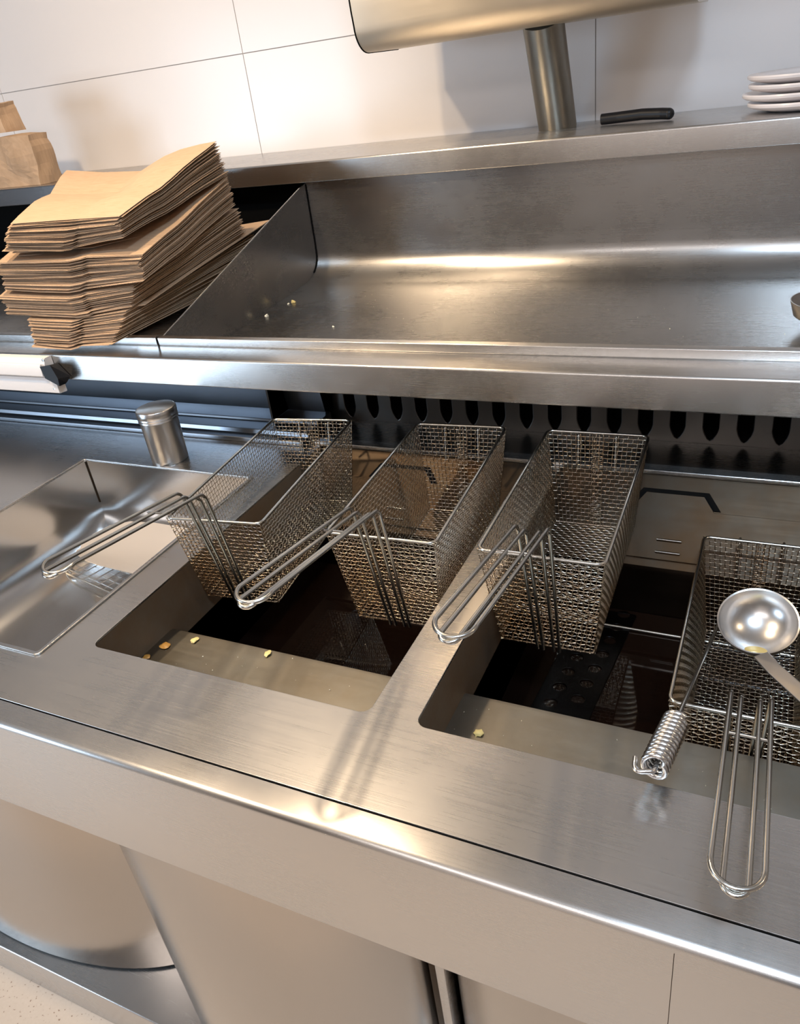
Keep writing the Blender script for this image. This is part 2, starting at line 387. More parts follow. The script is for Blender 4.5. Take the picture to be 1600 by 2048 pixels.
# ------------------------------------------------------------------ fryer vats
OILZ = 0.705
def vat(name, x0, x1, label):
    t = thing(name, label, 'fryer vat')
    # side walls, front wall under the ledge, ledge, sloping back
    zb = 0.62
    for xa, xb in ((x0 - 0.0025, x0), (x1, x1 + 0.0025)):
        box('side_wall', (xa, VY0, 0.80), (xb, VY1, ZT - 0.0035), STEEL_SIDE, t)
        box('tank_side', (xa, VY0, zb), (xb, VY1, 0.80), STEEL_BURNT, t)
    led = thicken([(0.0, 0.828), (0.127, 0.826), (0.133, 0.8245), (0.136, 0.820), (0.136, 0.814)], 0.002)
    box('tank_front', (x0, 0.134, zb), (x1, 0.1358, 0.816), STEEL_BURNT, t)
    led = [(y, z) for (y, z) in led]
    prof_x('front_ledge', led, x0, x1, STEEL_LEDGE, t)
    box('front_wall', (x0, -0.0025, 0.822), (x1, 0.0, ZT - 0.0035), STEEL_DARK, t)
    # back slope: from (y .604, z .9) down to (y .50, z .79) and on below the oil
    bk = thicken([(VY1, ZT - 0.003), (0.600, ZT - 0.006), (0.506, 0.79)], -0.002)
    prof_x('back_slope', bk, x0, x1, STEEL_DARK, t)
    prof_x('tank_back', thicken([(0.506, 0.79), (0.502, 0.78), (0.500, zb)], -0.002), x0, x1, STEEL_BURNT, t)
    rail = roundpoly([(0.600, ZT + 0.0003), (0.600, ZT + 0.006), (0.622, ZT + 0.006), (0.622, ZT + 0.0003)], 0.0015, 3)
    prof_x('hanging_rail', rail, x0 - 0.012, x1 + 0.012, STEEL, t)
    # notched guard plate lying on the back slope, drawn in slope coordinates (x, s) with s down the slope
    dy, dz = -0.094, -0.104; L = math.hypot(dy, dz); e = Vector((0, dy / L, dz / L)); n_ = Vector((0, dz / L, -dy / L))
    if n_.z < 0: n_ = -n_
    org = Vector((0, 0.600, ZT - 0.006)) + n_ * 0.0006
    mtx = Matrix(((1, 0, 0, 0), (0, e.y, n_.y, org.y), (0, e.z, n_.z, org.z), (0, 0, 0, 1)))
    c = (x0 + x1) / 2 - 0.022
    out = [(x0 + 0.004, 0.048), (c - 0.058, 0.048), (c - 0.042, 0.025), (c + 0.042, 0.025), (c + 0.058, 0.048), (x1 - 0.004, 0.048), (x1 - 0.004, 0.128), (x0 + 0.004, 0.128)]
    s1 = rrect(c - 0.018, 0.096, c + 0.018, 0.100, 0.0019, 3); s2 = rrect(c - 0.018, 0.115, c + 0.018, 0.119, 0.0019, 3)
    gp = plate('guard_plate', out, [s1, s2], STEEL_DARK, 0.002, 0.0045, t, 0.0005, mtx)
    out2 = [(c - 0.067, 0.045), (c - 0.048, 0.018), (c + 0.048, 0.018), (c + 0.067, 0.045)]
    plate('black_recess_sheet', out2, [], VOID, 0.0, 0.0012, t, 0, mtx)  # flat black sheet, the recess shade is only its colour
    for s in (0.0975, 0.1165):
        tube('slot_lip', [org + Vector((c - 0.018, 0, 0)) + e * s + n_ * 0.005, org + Vector((c + 0.018, 0, 0)) + e * s + n_ * 0.005], 0.0013, ROD, t, 8)
    return t
v1 = vat('fryer_vat', V1[0], V1[1], 'left sunken fryer vat of dark oil below the two left baskets')
v2 = vat('fryer_vat', V2[0], V2[1], 'right sunken fryer vat of black oil holding a lowered basket')
for x0, x1, lab in ((V1[0], V1[1], 'dark still frying oil filling the left vat'), (V2[0], V2[1], 'black still frying oil filling the right vat')):
    tag(box('frying_oil', (x0 + .0005, 0.1368, 0.64), (x1 - .0005, 0.4995, OILZ), OIL), lab, 'oil')
# thin bright film of oil along the left vat's ledge; its amber colour paints reflected lamp light
glint = tube('oil_glint', [(0.11, 0.1365, 0.8125), (0.25, 0.1365, 0.8125), (0.398, 0.1365, 0.8125)], [0.0006, 0.0011, 0.0015], AMBER)
tag(glint, 'thin painted amber glint of oil along the ledge of the left vat', 'oil film')
# cross bar and perforated strip in the right vat
cb = thing('heating_cover', 'dark perforated strip and cross bar lying in the oil of the right vat', 'element cover')
holes = []
for k in range(7):
    for s in (0, 1):
        holes.append([(0.5225 + k * 0.004 + s * 0.034 + 0.0095 * math.cos(a * PI / 8), 0.265 + 0.034 * k + 0.017 * s + 0.0085 * math.sin(a * PI / 8)) for a in range(16)])
plate('perforated_strip', roundpoly([(0.498, 0.24), (0.578, 0.24), (0.600, 0.49), (0.515, 0.49)], 0.004), holes, mat('oily_black_steel', (0.03, 0.03, 0.032), 0.22, 1.0), OILZ + .0004, OILZ + 0.002, cb, 0.0005)
tube('cross_bar', [(V2[0] + 0.001, 0.452, OILZ + 0.003), (V2[1] - 0.001, 0.452, OILZ + 0.003)], 0.0024, ROD, cb, 10)

# ------------------------------------------------------------------ louvred vent behind the vats
lv = thing('louvred_vent', 'dark louvred steel vent panel under the shelf behind the baskets', 'vent')
LY = 0.722
holes = []
for k in range(25):
    x = -0.098 + 0.0512 * k
    hw = 0.0115; zb = 0.906
    holes.append([(x - hw, 1.03), (x - hw, zb + 0.022), (x - hw * 0.8, zb + 0.013), (x - hw * 0.35, zb + 0.003), (x, zb), (x + hw * 0.35, zb + 0.003), (x + hw * 0.8, zb + 0.013), (x + hw, zb + 0.022), (x + hw, 1.03)])
mt = Matrix(((1, 0, 0, 0), (0, 0, -1, LY), (0, 1, 0, 0), (0, 0, 0, 1)))
plate('slotted_sheet', [(-0.125, 0.894), (1.16, 0.894), (1.16, 1.045), (-0.125, 1.045)], holes, STEEL_LOUVRE, -0.002, 0.002, lv, 0.0016, mt)
vs = []; fs = []
nseg = 25 * 16; zz = [0.895, 0.905, 0.915, 0.93, 0.96, 1.0, 1.045]
for i in range(nseg + 1):
    x = -0.1236 + 0.0512 * 25 * i / nseg
    for z in zz:
        ph = (x + 0.098) / 0.0512; a = math.cos(2 * PI * ph)
        k = min(max((z - 0.9) / 0.03, 0), 1)
        vs.append((x, LY + 0.004 + k * (0.016 + 0.014 * a), z))
for i in range(nseg):
    for j in range(len(zz) - 1):
        a = i * len(zz) + j; fs.append((a, a + 1, a + 1 + len(zz), a + len(zz)))
pymesh('channel_sheet', vs, fs, VOID, lv, 60)  # darkness inside the louvre slots painted as flat black
prof_x('lower_strip', roundpoly([(0.716, 0.893), (0.7145, 0.868), (0.727, 0.868), (0.727, 0.893)], 0.002, 3), -0.125, 1.16, STEEL_LOUVRE, lv)
prof_x('strip_lip', roundpoly([(0.7105, 0.870), (0.7105, 0.866), (0.7145, 0.866), (0.7145, 0.870)], 0.001, 3), -0.125, 1.16, STEEL_LEDGE, lv)
box('side_cheek', (-0.13, 0.64, ZT + .025), (-0.126, 0.76, 1.03), STEEL_LOUVRE, lv)

# ------------------------------------------------------------------ serving shelf above the vats
sh = thing('serving_shelf', 'thick polished steel serving shelf running across above the back of the vats', 'shelf')
nose = roundpoly([(0.596, 1.0885), (0.530, 1.0875), (0.530, 1.0355), (0.560, 1.0345), (0.560, 1.038), (0.5335, 1.039), (0.5335, 1.084), (0.596, 1.084)],
                 [0.0005, 0.004, 0.0025, 0, 0, 0, 0.003, 0], 6)
prof_x('front_nose', nose, XL, XR, STEEL, sh)
box('underside', (XL, 0.556, 1.036), (XR, 0.77, 1.040), STEEL_DARK, sh)  # shade beneath the shelf painted in with near-black steel
lip = roundpoly([(0.5965, 1.0855), (0.5930, 1.090), (0.5925, 1.1035), (0.6005, 1.1065), (0.606, 1.1045), (0.606, 1.10), (0.6015, 1.1005), (0.6015, 1.0855)], [0.001, .002, .002, .002, .001, .001, .001, .001], 4)
prof_x('raised_lip', lip, -0.318, XR, STEEL, sh)
prof_x('raised_lip', lip, XL, -0.3235, STEEL, sh)
box('bag_deck', (XL, 0.603, 1.095), (-0.335, YW - 0.012, 1.098), STEEL_TOP, sh)

# chip scuttle: curved sheet from floor to back, sloped end panel
scu = thing('chip_scuttle', 'wide curved steel chip scuttle with a sloping left end panel behind the shelf lip', 'scuttle')
cx, cz, rr = 1.068, 1.139, 0.052
flo = [(0.607, 1.0265), (0.70, 1.0380), (0.85, 1.0555), (1.0, 1.0735), (1.04, 1.080)]
cur = [(1.04 + 0.08 * (math.sin(t * PI / 2 / 10)), 1.080 + 0.06 * (1 - math.cos(t * PI / 2 / 10))) for t in range(1, 11)]
bkk = [(1.121, 1.17), (1.1215, 1.22), (1.122, 1.335)]
line = flo + cur + bkk
nl = len(line)
def endx(y): return -0.318 + (y - 0.592) / (1.122 - 0.592) * 0.058
cl = thicken(line, 0.003); m_ = len(cl)
vs = [(endx(y) , y, z) for y, z in cl] + [(XR, y, z) for y, z in cl]
fs = [(k, (k + 1) % m_, m_ + (k + 1) % m_, m_ + k) for k in range(m_)]
pymesh('curved_sheet', vs, fs, STEEL_SCUTTLE, scu, 30)
# front riser under the lip
box('front_riser', (-0.315, 0.6035, 1.02), (XR, 0.606, 1.098), STEEL_SCUTTLE, scu)
ep = [(0.604, 1.015), (0.604, 1.1000), (0.62, 1.106), (1.10, 1.2855), (1.1205, 1.293)] + [(y, z - .002) for (y, z) in (bkk[::-1][1:] + cur[::-1] + flo[::-1])]
n_e = len(ep)
vs = [(endx(y), y, z) for y, z in ep] + [(endx(y) - 0.003, y, z) for y, z in ep]
fs = [tuple(range(n_e)), tuple(range(n_e, 2 * n_e))] + [(k, (k + 1) % n_e, n_e + (k + 1) % n_e, n_e + k) for k in range(n_e)]
pymesh('end_panel', vs, fs, STEEL_SCUTTLE, scu)
seam = [(endx(y) + .0006, y - .0012, z + .0006) for (y, z) in (cur[4:] + bkk[:2] + [(1.1218, 1.29)])]
tube('end_seam', seam, 0.0011, VOID, scu, 6)
tube('end_panel_edge', [(endx(0.606) - .0015, 0.606, 1.101), (endx(0.62) - .0015, 0.62, 1.1068), (endx(1.1) - .0015, 1.10, 1.2862)], 0.0018, STEEL, scu, 8)

# upper shelf
us = thing('upper_shelf', 'narrow high steel shelf against the tiled wall behind the scuttle', 'shelf')
prof_x('shelf_profile', roundpoly([(YW - 0.001, 1.340), (1.10, 1.340), (1.10, 1.2965), (1.118, 1.2965), (1.118, 1.2985), (1.103, 1.2985), (1.103, 1.3375), (YW - 0.001, 1.3375)],
       [0, 0.004, 0.0015, 0, 0, 0, 0.002, 0], 5), XL, XR, STEEL, us)
box('recess_shade_back', (XL, YW - 0.006, 1.09), (-0.25, YW - 0.002, 1.336), VOID, us)  # added black sheet in place of the shadow under the high shelf
prof_x('recess_shade_panel', [(1.16, 1.10), (1.16, 1.336), (1.163, 1.336), (1.163, 1.10)], -0.62, -0.262, VOID, us)  # second black sheet, painted shade behind the bag stack

# ------------------------------------------------------------------ curved front panels, posts, plinth
def bulge(x, x0, x1, depth, yb): 
    t = (x - x0) / (x1 - x0) * 2 - 1
    return yb - depth * math.sqrt(max(1 - abs(t) ** 2, 0))
def curved_panel(x0, x1, label, zb=0.062, depth=0.062, yb=-0.004):
    xs = [x0 + (x1 - x0) * (0.5 - 0.5 * math.cos(PI * k / 60)) for k in range(61)]
    outer = [(x, bulge(x, x0, x1, depth, yb)) for x in xs]; inner = [(x, y + 0.004) for x, y in outer]
    n = len(outer); vs = []
    for z in (zb, 0.80): vs += [(x, y, z) for x, y in outer] + [(x, y, z) for x, y in inner]
    fs = []
    for k in range(n - 1):
        fs += [(k, k + 1, 2 * n + k + 1, 2 * n + k), (n + k, n + k + 1, 3 * n + k + 1, 3 * n + k), (k, k + 1, n + k + 1, n + k), (2 * n + k, 2 * n + k + 1, 3 * n + k + 1, 3 * n + k)]
    fs += [(0, n, 3 * n, 2 * n), (n - 1, 2 * n - 1, 4 * n - 1, 3 * n - 1)]
    return tag(pymesh('curved_front_panel', vs, fs, STEEL_PANEL, None, 40), label, 'front panel', 'curved front panels under the worktop')
curved_panel(-0.90, -0.10, 'leftmost bulging satin steel front panel under the worktop, its rounded foot on the plinth', depth=0.165, yb=0.105)
curved_panel(-0.104, 0.420, 'middle bulging satin steel front panel under the worktop, left of the narrow posts', depth=0.128, yb=0.030, zb=0.058)
curved_panel(0.454, 1.0, 'right bulging satin steel front panel under the worktop, right of the narrow posts', depth=0.128, yb=0.030)
fp = thing('front_post', 'pair of narrow dark steel posts between the middle and right front panels', 'post')
box('post', (0.4215, -0.004, 0.06), (0.4315, 0.03, 0.80), STEEL_DARK, fp, 0.001)
box('post', (0.4345, -0.012, 0.06), (0.4495, 0.03, 0.80), STEEL, fp, 0.004)
tag(prof_x('plinth', roundpoly([(0.3, -0.0425), (-0.081, -0.0425), (-0.081, 0.055), (0.3, 0.055)], [0, .001, .003, 0], 4), XL, XR, STEEL), 'low polished steel plinth at the foot of the curved front panels', 'plinth')
# carcass behind the front panels, hidden structure of the counter
box('carcass', (XL, 0.12, 0.056), (XR, 0.70, 0.61), VOID, top)

# ------------------------------------------------------------------ fry baskets
def wire_panel(P00, P10, P11, P01, nu, nv, r=0.00062, amp=0.00095, out=None):
    """woven wires over the quad; P00->P10 is u, P00->P01 is v. returns verts, faces"""
    P00, P10, P11, P01 = [np.array(p, float) for p in (P00, P10, P11, P01)]
    nrm = np.cross(P10 - P00, P01 - P00); nrm /= np.linalg.norm(nrm)
    def P(u, v_): return P00 * (1 - u) * (1 - v_) + P10 * u * (1 - v_) + P11 * u * v_ + P01 * (1 - u) * v_
    V = []; F = []; base = 0
    def run(fixed, count, other, horiz, sgn0):
        nonlocal base
        for i in range(fixed + 1):
            pts = []
            m2 = other * 2
            for j in range(m2 + 1):
                c = (i + 0.0) / fixed; t = j / m2
                p = P(t, c) if horiz else P(c, t)
                off = 0 if j % 2 else amp * (1 if ((j // 2 + i) % 2 == 0) else -1) * sgn0
                pts.append(p + nrm * off)
            pts = np.array(pts); d = pts[-1] - pts[0]; d /= np.linalg.norm(d); b = np.cross(nrm, d)
            ringv = np.stack([pts + nrm * r, pts + b * r, pts - nrm * r, pts - b * r], 1).reshape(-1, 3)
            V.append(ringv); n = len(pts)
            idx = base + np.arange(n - 1)[:, None] * 4 + np.arange(4)[None, :]
            nx_ = base + np.arange(n - 1)[:, None] * 4 + (np.arange(4)[None, :] + 1) % 4
            F.append(np.stack([idx, nx_, nx_ + 4, idx + 4], -1).reshape(-1, 4))
            base += n * 4
    run(nv, nu, nu, True, 1); run(nu, nv, nv, False, -1)
    return np.concatenate(V), np.concatenate(F)
def np_merge(lst):
    V = []; F = []; o = 0
    for v_, f in lst: V.append(v_); F.append(f + o); o += len(v_)
    return np.concatenate(V), np.concatenate(F)
def fastmesh(name, V, F, m, parent):
    me = bpy.data.meshes.new(name); me.vertices.add(len(V)); me.vertices.foreach_set('co', V.astype(np.float32).ravel())
    me.loops.add(F.size); me.loops.foreach_set('vertex_index', F.astype(np.int32).ravel())
    me.polygons.add(len(F)); me.polygons.foreach_set('loop_start', np.arange(0, F.size, 4, dtype=np.int32)); me.polygons.foreach_set('loop_total', np.full(len(F), 4, np.int32))
    me.update(calc_edges=True); me.validate(); me.shade_smooth()
    return link(name, me, m, parent)
BW, BL, BD = 0.075, 0.345, 0.148; bw, b0, b1 = 0.060, 0.020, 0.322
T = [(-BW, 0, 0), (BW, 0, 0), (BW, BL, 0), (-BW, BL, 0)]; B = [(-bw, b0, -BD), (bw, b0, -BD), (bw, b1, -BD), (-bw, b1, -BD)]
def make_basket(label, loc, rz):
    t = thing('fry_basket', label, 'fry basket', loc, 'wire fry baskets', (0, 0, rz))
    pf = wire_panel(B[0], B[1], T[1], T[0], 21, 23)
    pb = wire_panel(B[2], B[3], T[3], T[2], 21, 23)
    fastmesh('end_mesh', *np_merge([pf]), WIRE, t)
    fastmesh('end_mesh', *np_merge([pb]), WIRE, t)
    fastmesh('side_mesh', *wire_panel(B[3], B[0], T[0], T[3], 49, 23), WIRE, t)
    fastmesh('side_mesh', *wire_panel(B[1], B[2], T[2], T[1], 49, 23), WIRE, t)
    fastmesh('bottom_mesh', *wire_panel(B[0], B[1], B[2], B[3], 18, 44), WIRE, t)
    rp = [(x, y, 0) for x, y in roundpoly([(p[0], p[1]) for p in T], 0.010, 5)]
    tube('rim', rp, 0.0023, ROD, t, 8, closed=True)
    bp_ = [(x, y, -BD) for x, y in roundpoly([(p[0], p[1]) for p in B], 0.006, 4)]
    tube('bottom_frame', bp_, 0.0012, WIRE, t, 6, closed=True)
    fastmesh('mesh_seam', *wire_panel((-0.006, b1 - 0.0015, -BD), (0.010, b1 - 0.0015, -BD), (0.010, BL - 0.0015, 0), (-0.006, BL - 0.0015, 0), 3, 25), WIRE, t)
    # overlapping mesh seams at the corners and middle
    # handle: two nested U shaped rods, four parallel runs
    h = bpy.data.objects.new('handle', None); COL.objects.link(h); h.parent = t; h.empty_display_size = 0.02
    cxh = 0.003
    def rod(hw, dz, tipy, name):
        sl = (b0 - 0.0) / BD
        def fp_(x, z): return (x, -z * sl - 0.0035, z)
        parts_ = []
        leg_l = smooth_path([fp_(cxh - hw * 0.78, -BD - 0.004), (cxh - hw, -0.030, 0.062 + dz), (cxh - hw, tipy + hw, 0.110 + dz * 0.5)], [0.018], 8)
        leg_r = smooth_path([fp_(cxh + hw * 0.78, -BD - 0.004), (cxh + hw, -0.030, 0.062 + dz), (cxh + hw, tipy + hw, 0.110 + dz * 0.5)], [0.018], 8)
        tip = [(cxh - hw * math.cos(a), tipy + hw - hw * math.sin(a) , 0.110 + dz * 0.5 - 0.002 * math.sin(a)) for a in [PI * k / 14 for k in range(1, 14)]]
        path = leg_l + [Vector(p) for p in tip] + leg_r[::-1]
        return tube(name, path, 0.0023, ROD, h, 8)
    rod(0.0180, 0.0, -0.284, 'rod_loop'); rod(0.0085, -0.0045, -0.288, 'rod_loop')
    tube('handle_brace', [(cxh - 0.018, -0.10, 0.0715), (cxh + 0.018, -0.10, 0.0715)], 0.0016, ROD, h, 6)
    for s in (-0.028, 0.028):
        tube('hook', smooth_path([(s, BL - 0.008, -0.06), (s, BL + 0.003, -0.004), (s, BL + 0.02, -0.006), (s, BL + 0.024, -0.040)], [0.004, 0.008], 5), 0.0017, ROD, t, 8)
    return t
def dup(o, parent=None):
    c = o.copy(); COL.objects.link(c); c.parent = parent
    for ch in list(o.children): dup(ch, c)
    return c
bk1 = make_basket('leftmost wire fry basket, raised over the left vat, handle reaching over the basin', (0.0705, 0.197, 0.980), R(6.4))
specs = [('second wire fry basket from the left, raised over the left vat beside the steel divider', (0.3235, 0.210, 0.981), R(3.2)),
         ('third wire fry basket from the left, raised over the left half of the right vat', (0.5290, 0.216, 0.981), R(1.2)),
         ('rightmost wire fry basket, lowered deep into the right vat, a ladle above it', (0.7630, 0.150, 0.8615), R(0.0))]
for lab, loc, rz in specs:
    c = dup(bk1); c.location = loc; c.rotation_euler = (0, 0, rz); c['label'] = lab

# ------------------------------------------------------------------ shaker
sk = thing('shaker', 'round stainless steel shaker with ribbed lid standing behind the basin', 'shaker', (-0.273, 0.492, ZT))
lathe('body', [(0, 0), (0.033, 0), (0.0342, 0.0015), (0.0345, 0.04), (0.0352, 0.084), (0, 0.084)], SATIN, sk)
lathe('lid', [(0, 0.0845), (0.0362, 0.0845), (0.0372, 0.0855), (0.0362, 0.088), (0.0372, 0.0905), (0.0362, 0.093), (0.0372, 0.0955), (0.0374, 0.104), (0.036, 0.1065), (0.033, 0.1075), (0, 0.108)], SATIN, sk)

# ------------------------------------------------------------------ ladle
ld = thing('ladle', 'round steel ladle bowl with a drop of oil, resting over the rightmost basket', 'ladle', (0.7665, 0.287, 0.885), rot=(R(22), R(-3), 0))
Rb = 0.0435
pr_ = [(Rb * math.sin(a), -Rb * 0.82 * math.cos(a)) for a in [PI / 2 * k / 16 for k in range(17)]]
prin = [((Rb - .0012) * math.sin(a), -(Rb * 0.82 - .0012) * math.cos(a)) for a in [PI / 2 * k / 16 for k in range(17)]]
lathe('bowl', pr_ + [(Rb + 0.0006, 0.0006)] + prin[::-1], SATIN, ld, 56, 50)
dr = lathe('oil_residue', [(0, 0.0), (0.012, 0.0), (0.0165, -0.0012), (0.017, -0.002)], mat('yellow_oil', (0.62, 0.5, 0.2), 0.08, 0.3), ld, 24, 60, Matrix.Translation((0.0, -0.0225, -0.0275)) @ Matrix.Rotation(R(-35), 4, 'X'))
hd = [(0.006, -Rb - 0.001, 0.0), (0.022, -Rb - 0.028, 0.018), (0.056, -Rb - 0.075, 0.05), (0.14, -Rb - 0.18, 0.13)]
vs = []; fs = []
for i, p in enumerate(hd):
    p = Vector(p); d = (Vector(hd[min(i + 1, 3)]) - Vector(hd[max(i - 1, 0)])).normalized(); s = d.cross(Vector((0, 0, 1))).normalized(); u = s.cross(d)
    for a, b in ((-1, -1), (1, -1), (1, 1), (-1, 1)): vs.append(p + s * 0.0085 * a + u * 0.0016 * b)
for i in range(3):
    for k in range(4): fs.append((i * 4 + k, i * 4 + (k + 1) % 4, i * 4 + 4 + (k + 1) % 4, i * 4 + 4 + k))
fs += [(0, 1, 2, 3), (12, 13, 14, 15)]
hh = pymesh('handle', vs, fs, SATIN, ld); bmod = hh.modifiers.new('bevel', 'BEVEL'); bmod.width = 0.001; bmod.segments = 2

# ------------------------------------------------------------------ coil-handled tool
ct = thing('coil_grip_tool', 'thin rod tool with coiled spring grip, leaning on the right vat front edge', 'utensil')
A = Vector((0.6935, -0.006, 0.9265)); Bp = Vector((0.7035, 0.064, 0.9195)); ax = (Bp - A).normalized(); u = ax.orthogonal().normalized(); w_ = ax.cross(u)
turns = 12; pts = []
for k in range(turns * 16 + 1):
    a = 2 * PI * k / 16; pts.append(A + ax * ((Bp - A).length * k / (turns * 16)) + (u * math.cos(a) + w_ * math.sin(a)) * 0.0105)
tube('coil_grip', pts, 0.0029, BRIGHT, ct, 8)
tube('hook_end', smooth_path([A + ax * 0.012, A - ax * 0.006 + u * 0.003, A - ax * 0.010 + Vector((-0.014, 0, 0)), A + Vector((-0.0165, 0.004, 0.004))], 0.005, 5), 0.0024, BRIGHT, ct, 8)
tube('rod', [A + ax * 0.01, Bp, Vector((0.7135, 0.19, 0.884)), Vector((0.7265, 0.345, 0.840))], 0.0023, ROD, ct, 8)

# ------------------------------------------------------------------ heat lamp hood + post
hl = thing('heat_lamp', 'curved warm-lit steel heat lamp hood on a round post above the upper shelf', 'heat lamp', (0, 0, 0))
HX0, HX1 = -0.074, 0.566
hp = [(1.085, 1.90)] + [(1.092, 1.65), (1.096, 1.60), (1.10, 1.575)] + [(1.10 + 0.05 * (1 - math.cos(PI / 2 * k / 8)), 1.575 - 0.047 * math.sin(PI / 2 * k / 8)) for k in range(1, 9)] + [(1.30, 1.530), (1.30, 1.90)]
prof_x('hood', hp, HX0, HX1, STEEL_HOOD, hl, 30)
edge_l = [(HX0 - 0.0005, y, z) for y, z in hp[:13]]
tube('hood_edge', edge_l, 0.0016, VOID, hl, 6)
for k in range(2): box('slot', (-0.02 + 0.02 * k, 1.085, 1.633), (-0.01 + 0.02 * k, 1.095, 1.638), VOID, hl, 0.001)
pt = [(0.275, 1.312, 1.3405), (0.275, 1.215, 1.54)]
tube('post', pt, 0.040, STEEL_LEDGE, hl, 40)

# ------------------------------------------------------------------ black handle on the upper shelf
bh = thing('plastic_handle', 'black rounded plastic handle lying on the high shelf right of the lamp post', 'handle', (0, 0, 0))
tube('grip', smooth_path([(0.376, 1.275, 1.3515), (0.41, 1.272, 1.3525), (0.46, 1.262, 1.3545), (0.498, 1.252, 1.353), (0.512, 1.246, 1.352)], 0.03, 4), 0.0105, BLACK, bh, 16)
lathe('rounded_end', [(0, 0.0105)] + [(0.0105 * math.sin(PI * k / 12), 0.0105 * math.cos(PI * k / 12)) for k in range(1, 12)] + [(0, -0.0105)], BLACK, bh, 16, 60, Matrix.Translation((0.512, 1.246, 1.352)))

# ------------------------------------------------------------------ plates
words = ['lowest', 'second from bottom', 'second from top', 'topmost']
for k in range(4):
    px_ = 0.755 + (0.004, -0.006, 0.003, 0.0)[k]
    p = lathe('plate', [(0, 0.0), (0.06, 0.0), (0.072, 0.002), (0.100, 0.0085), (0.1055, 0.012), (0.1065, 0.0155), (0.105, 0.018), (0.102, 0.0182), (0.09, 0.014), (0.06, 0.008), (0, 0.006)], CERAMIC, None, 56, 40)
    p.location = (px_, 1.235, 1.3402 + 0.0150 * k)
    tag(p, 'white round plate, %s in the stack of four on the high shelf' % words[k], 'plate', 'stacked white plates')

# ------------------------------------------------------------------ right edge scoop in the scuttle
cs = thing('round_scoop', 'rounded steel scoop edge lying in the right side of the scuttle', 'scoop', (0.826, 0.83, 1.066))
lathe('bowl', [(0, 0.0), (0.035, 0.003), (0.055, 0.018), (0.062, 0.04), (0.0635, 0.04), (0.057, 0.017), (0.036, 0.0015), (0, -0.0015)], SATIN, cs, 48, 50)
tube('grip', [(0.06, 0, 0.035), (0.2, 0, 0.06)], 0.009, BLACK, cs, 12)

# ------------------------------------------------------------------ pale aluminium bracket on the shelf front, left
ab = thing('aluminium_profile', 'pale aluminium profile with a black end cap fixed to the shelf front at left', 'profile')
AX = -0.532
prof_x('upper_rail', roundpoly([(0.529, 1.086), (0.512, 1.0855), (0.508, 1.075), (0.506, 1.050), (0.512, 1.046), (0.529, 1.046)], 0.002, 3), XL, AX - 0.012, ALU, ab)
prof_x('rail_step', roundpoly([(0.5065, 1.076), (0.503, 1.074), (0.501, 1.052), (0.5065, 1.050)], 0.001, 3), XL, AX - 0.02, ALU, ab)
prof_x('lower_rail', roundpoly([(0.529, 1.044), (0.514, 1.044), (0.510, 1.036), (0.509, 1.014), (0.529, 1.012)], 0.002, 3), XL, AX, ALU, ab)
fr = [(-0.549, 1.073), (-0.519, 1.077), (-0.510, 1.050), (-0.513, 1.034), (-0.545, 1.049)]
bk_ = [(-0.560, 1.066), (-0.531, 1.070), (-0.508, 1.044), (-0.528, 1.028), (-0.556, 1.042)]
vs = [(x, 0.499, z) for x, z in fr] + [(x, 0.529, z) for x, z in bk_]
fs = [(0, 1, 2, 3, 4), (5, 6, 7, 8, 9)] + [(k, (k + 1) % 5, 5 + (k + 1) % 5, 5 + k) for k in range(5)]
pymesh('end_cap', vs, fs, BLACK, ab)
for (x, z) in ((-0.541, 1.082), (-0.538, 1.022)):
    lathe('screw', [(0, 0.0015), (0.003, 0.001), (0.0036, 0), (0, 0)], ROD, ab, 12, 40, Matrix.Translation((x - 0.006, 0.5105, z)) @ Matrix.Rotation(R(90), 4, 'X'))

# ------------------------------------------------------------------ paper bags
def lerp(a, b, t): return a + (b - a) * t
# keys: t, near-right (x,y,z), step, near-left, far-right, far-left
KEY = [
 (0.00, (-.334, .600, 1.324), (-.422, .590, 1.326), (-.565, .560, 1.330), (-.337, .930, 1.409), (-.775, .930, 1.384)),
 (0.19, (-.341, .600, 1.288), (-.450, .580, 1.278), (-.595, .560, 1.284), (-.327, .930, 1.345), (-.775, .930, 1.335)),
 (0.22, (-.312, .600, 1.256), (-.432, .580, 1.262), (-.630, .560, 1.262), (-.327, .930, 1.338), (-.775, .930, 1.325)),
 (0.42, (-.316, .600, 1.212), (-.448, .575, 1.205), (-.640, .560, 1.210), (-.327, .935, 1.285), (-.775, .930, 1.270)),
 (0.45, (-.345, .600, 1.202), (-.452, .570, 1.196), (-.650, .560, 1.200), (-.323, .940, 1.276), (-.775, .930, 1.262)),
 (0.66, (-.368, .600, 1.163), (-.448, .570, 1.158), (-.655, .560, 1.160), (-.330, .950, 1.222), (-.775, .930, 1.205)),
 (0.70, (-.372, .590, 1.157), (-.470, .560, 1.152), (-.590, .550, 1.152), (-.330, .990, 1.212), (-.775, .930, 1.195)),
 (1.00, (-.403, .560, 1.103), (-.480, .550, 1.102), (-.590, .548, 1.102), (-.350, .960, 1.130), (-.775, .930, 1.125))]
def key(t):
    for a, b in zip(KEY, KEY[1:]):
        if t <= b[0]: 
            f = (t - a[0]) / (b[0] - a[0]); return [Vector(p).lerp(Vector(q), f) for p, q in zip(a[1:], b[1:])]
    return [Vector(p) for p in KEY[-1][1:]]
ranges = [(0.0, 0.19, 22, 'topmost'), (0.22, 0.42, 20, 'second'), (0.45, 0.66, 20, 'third'), (0.70, 1.0, 24, 'lowest')]
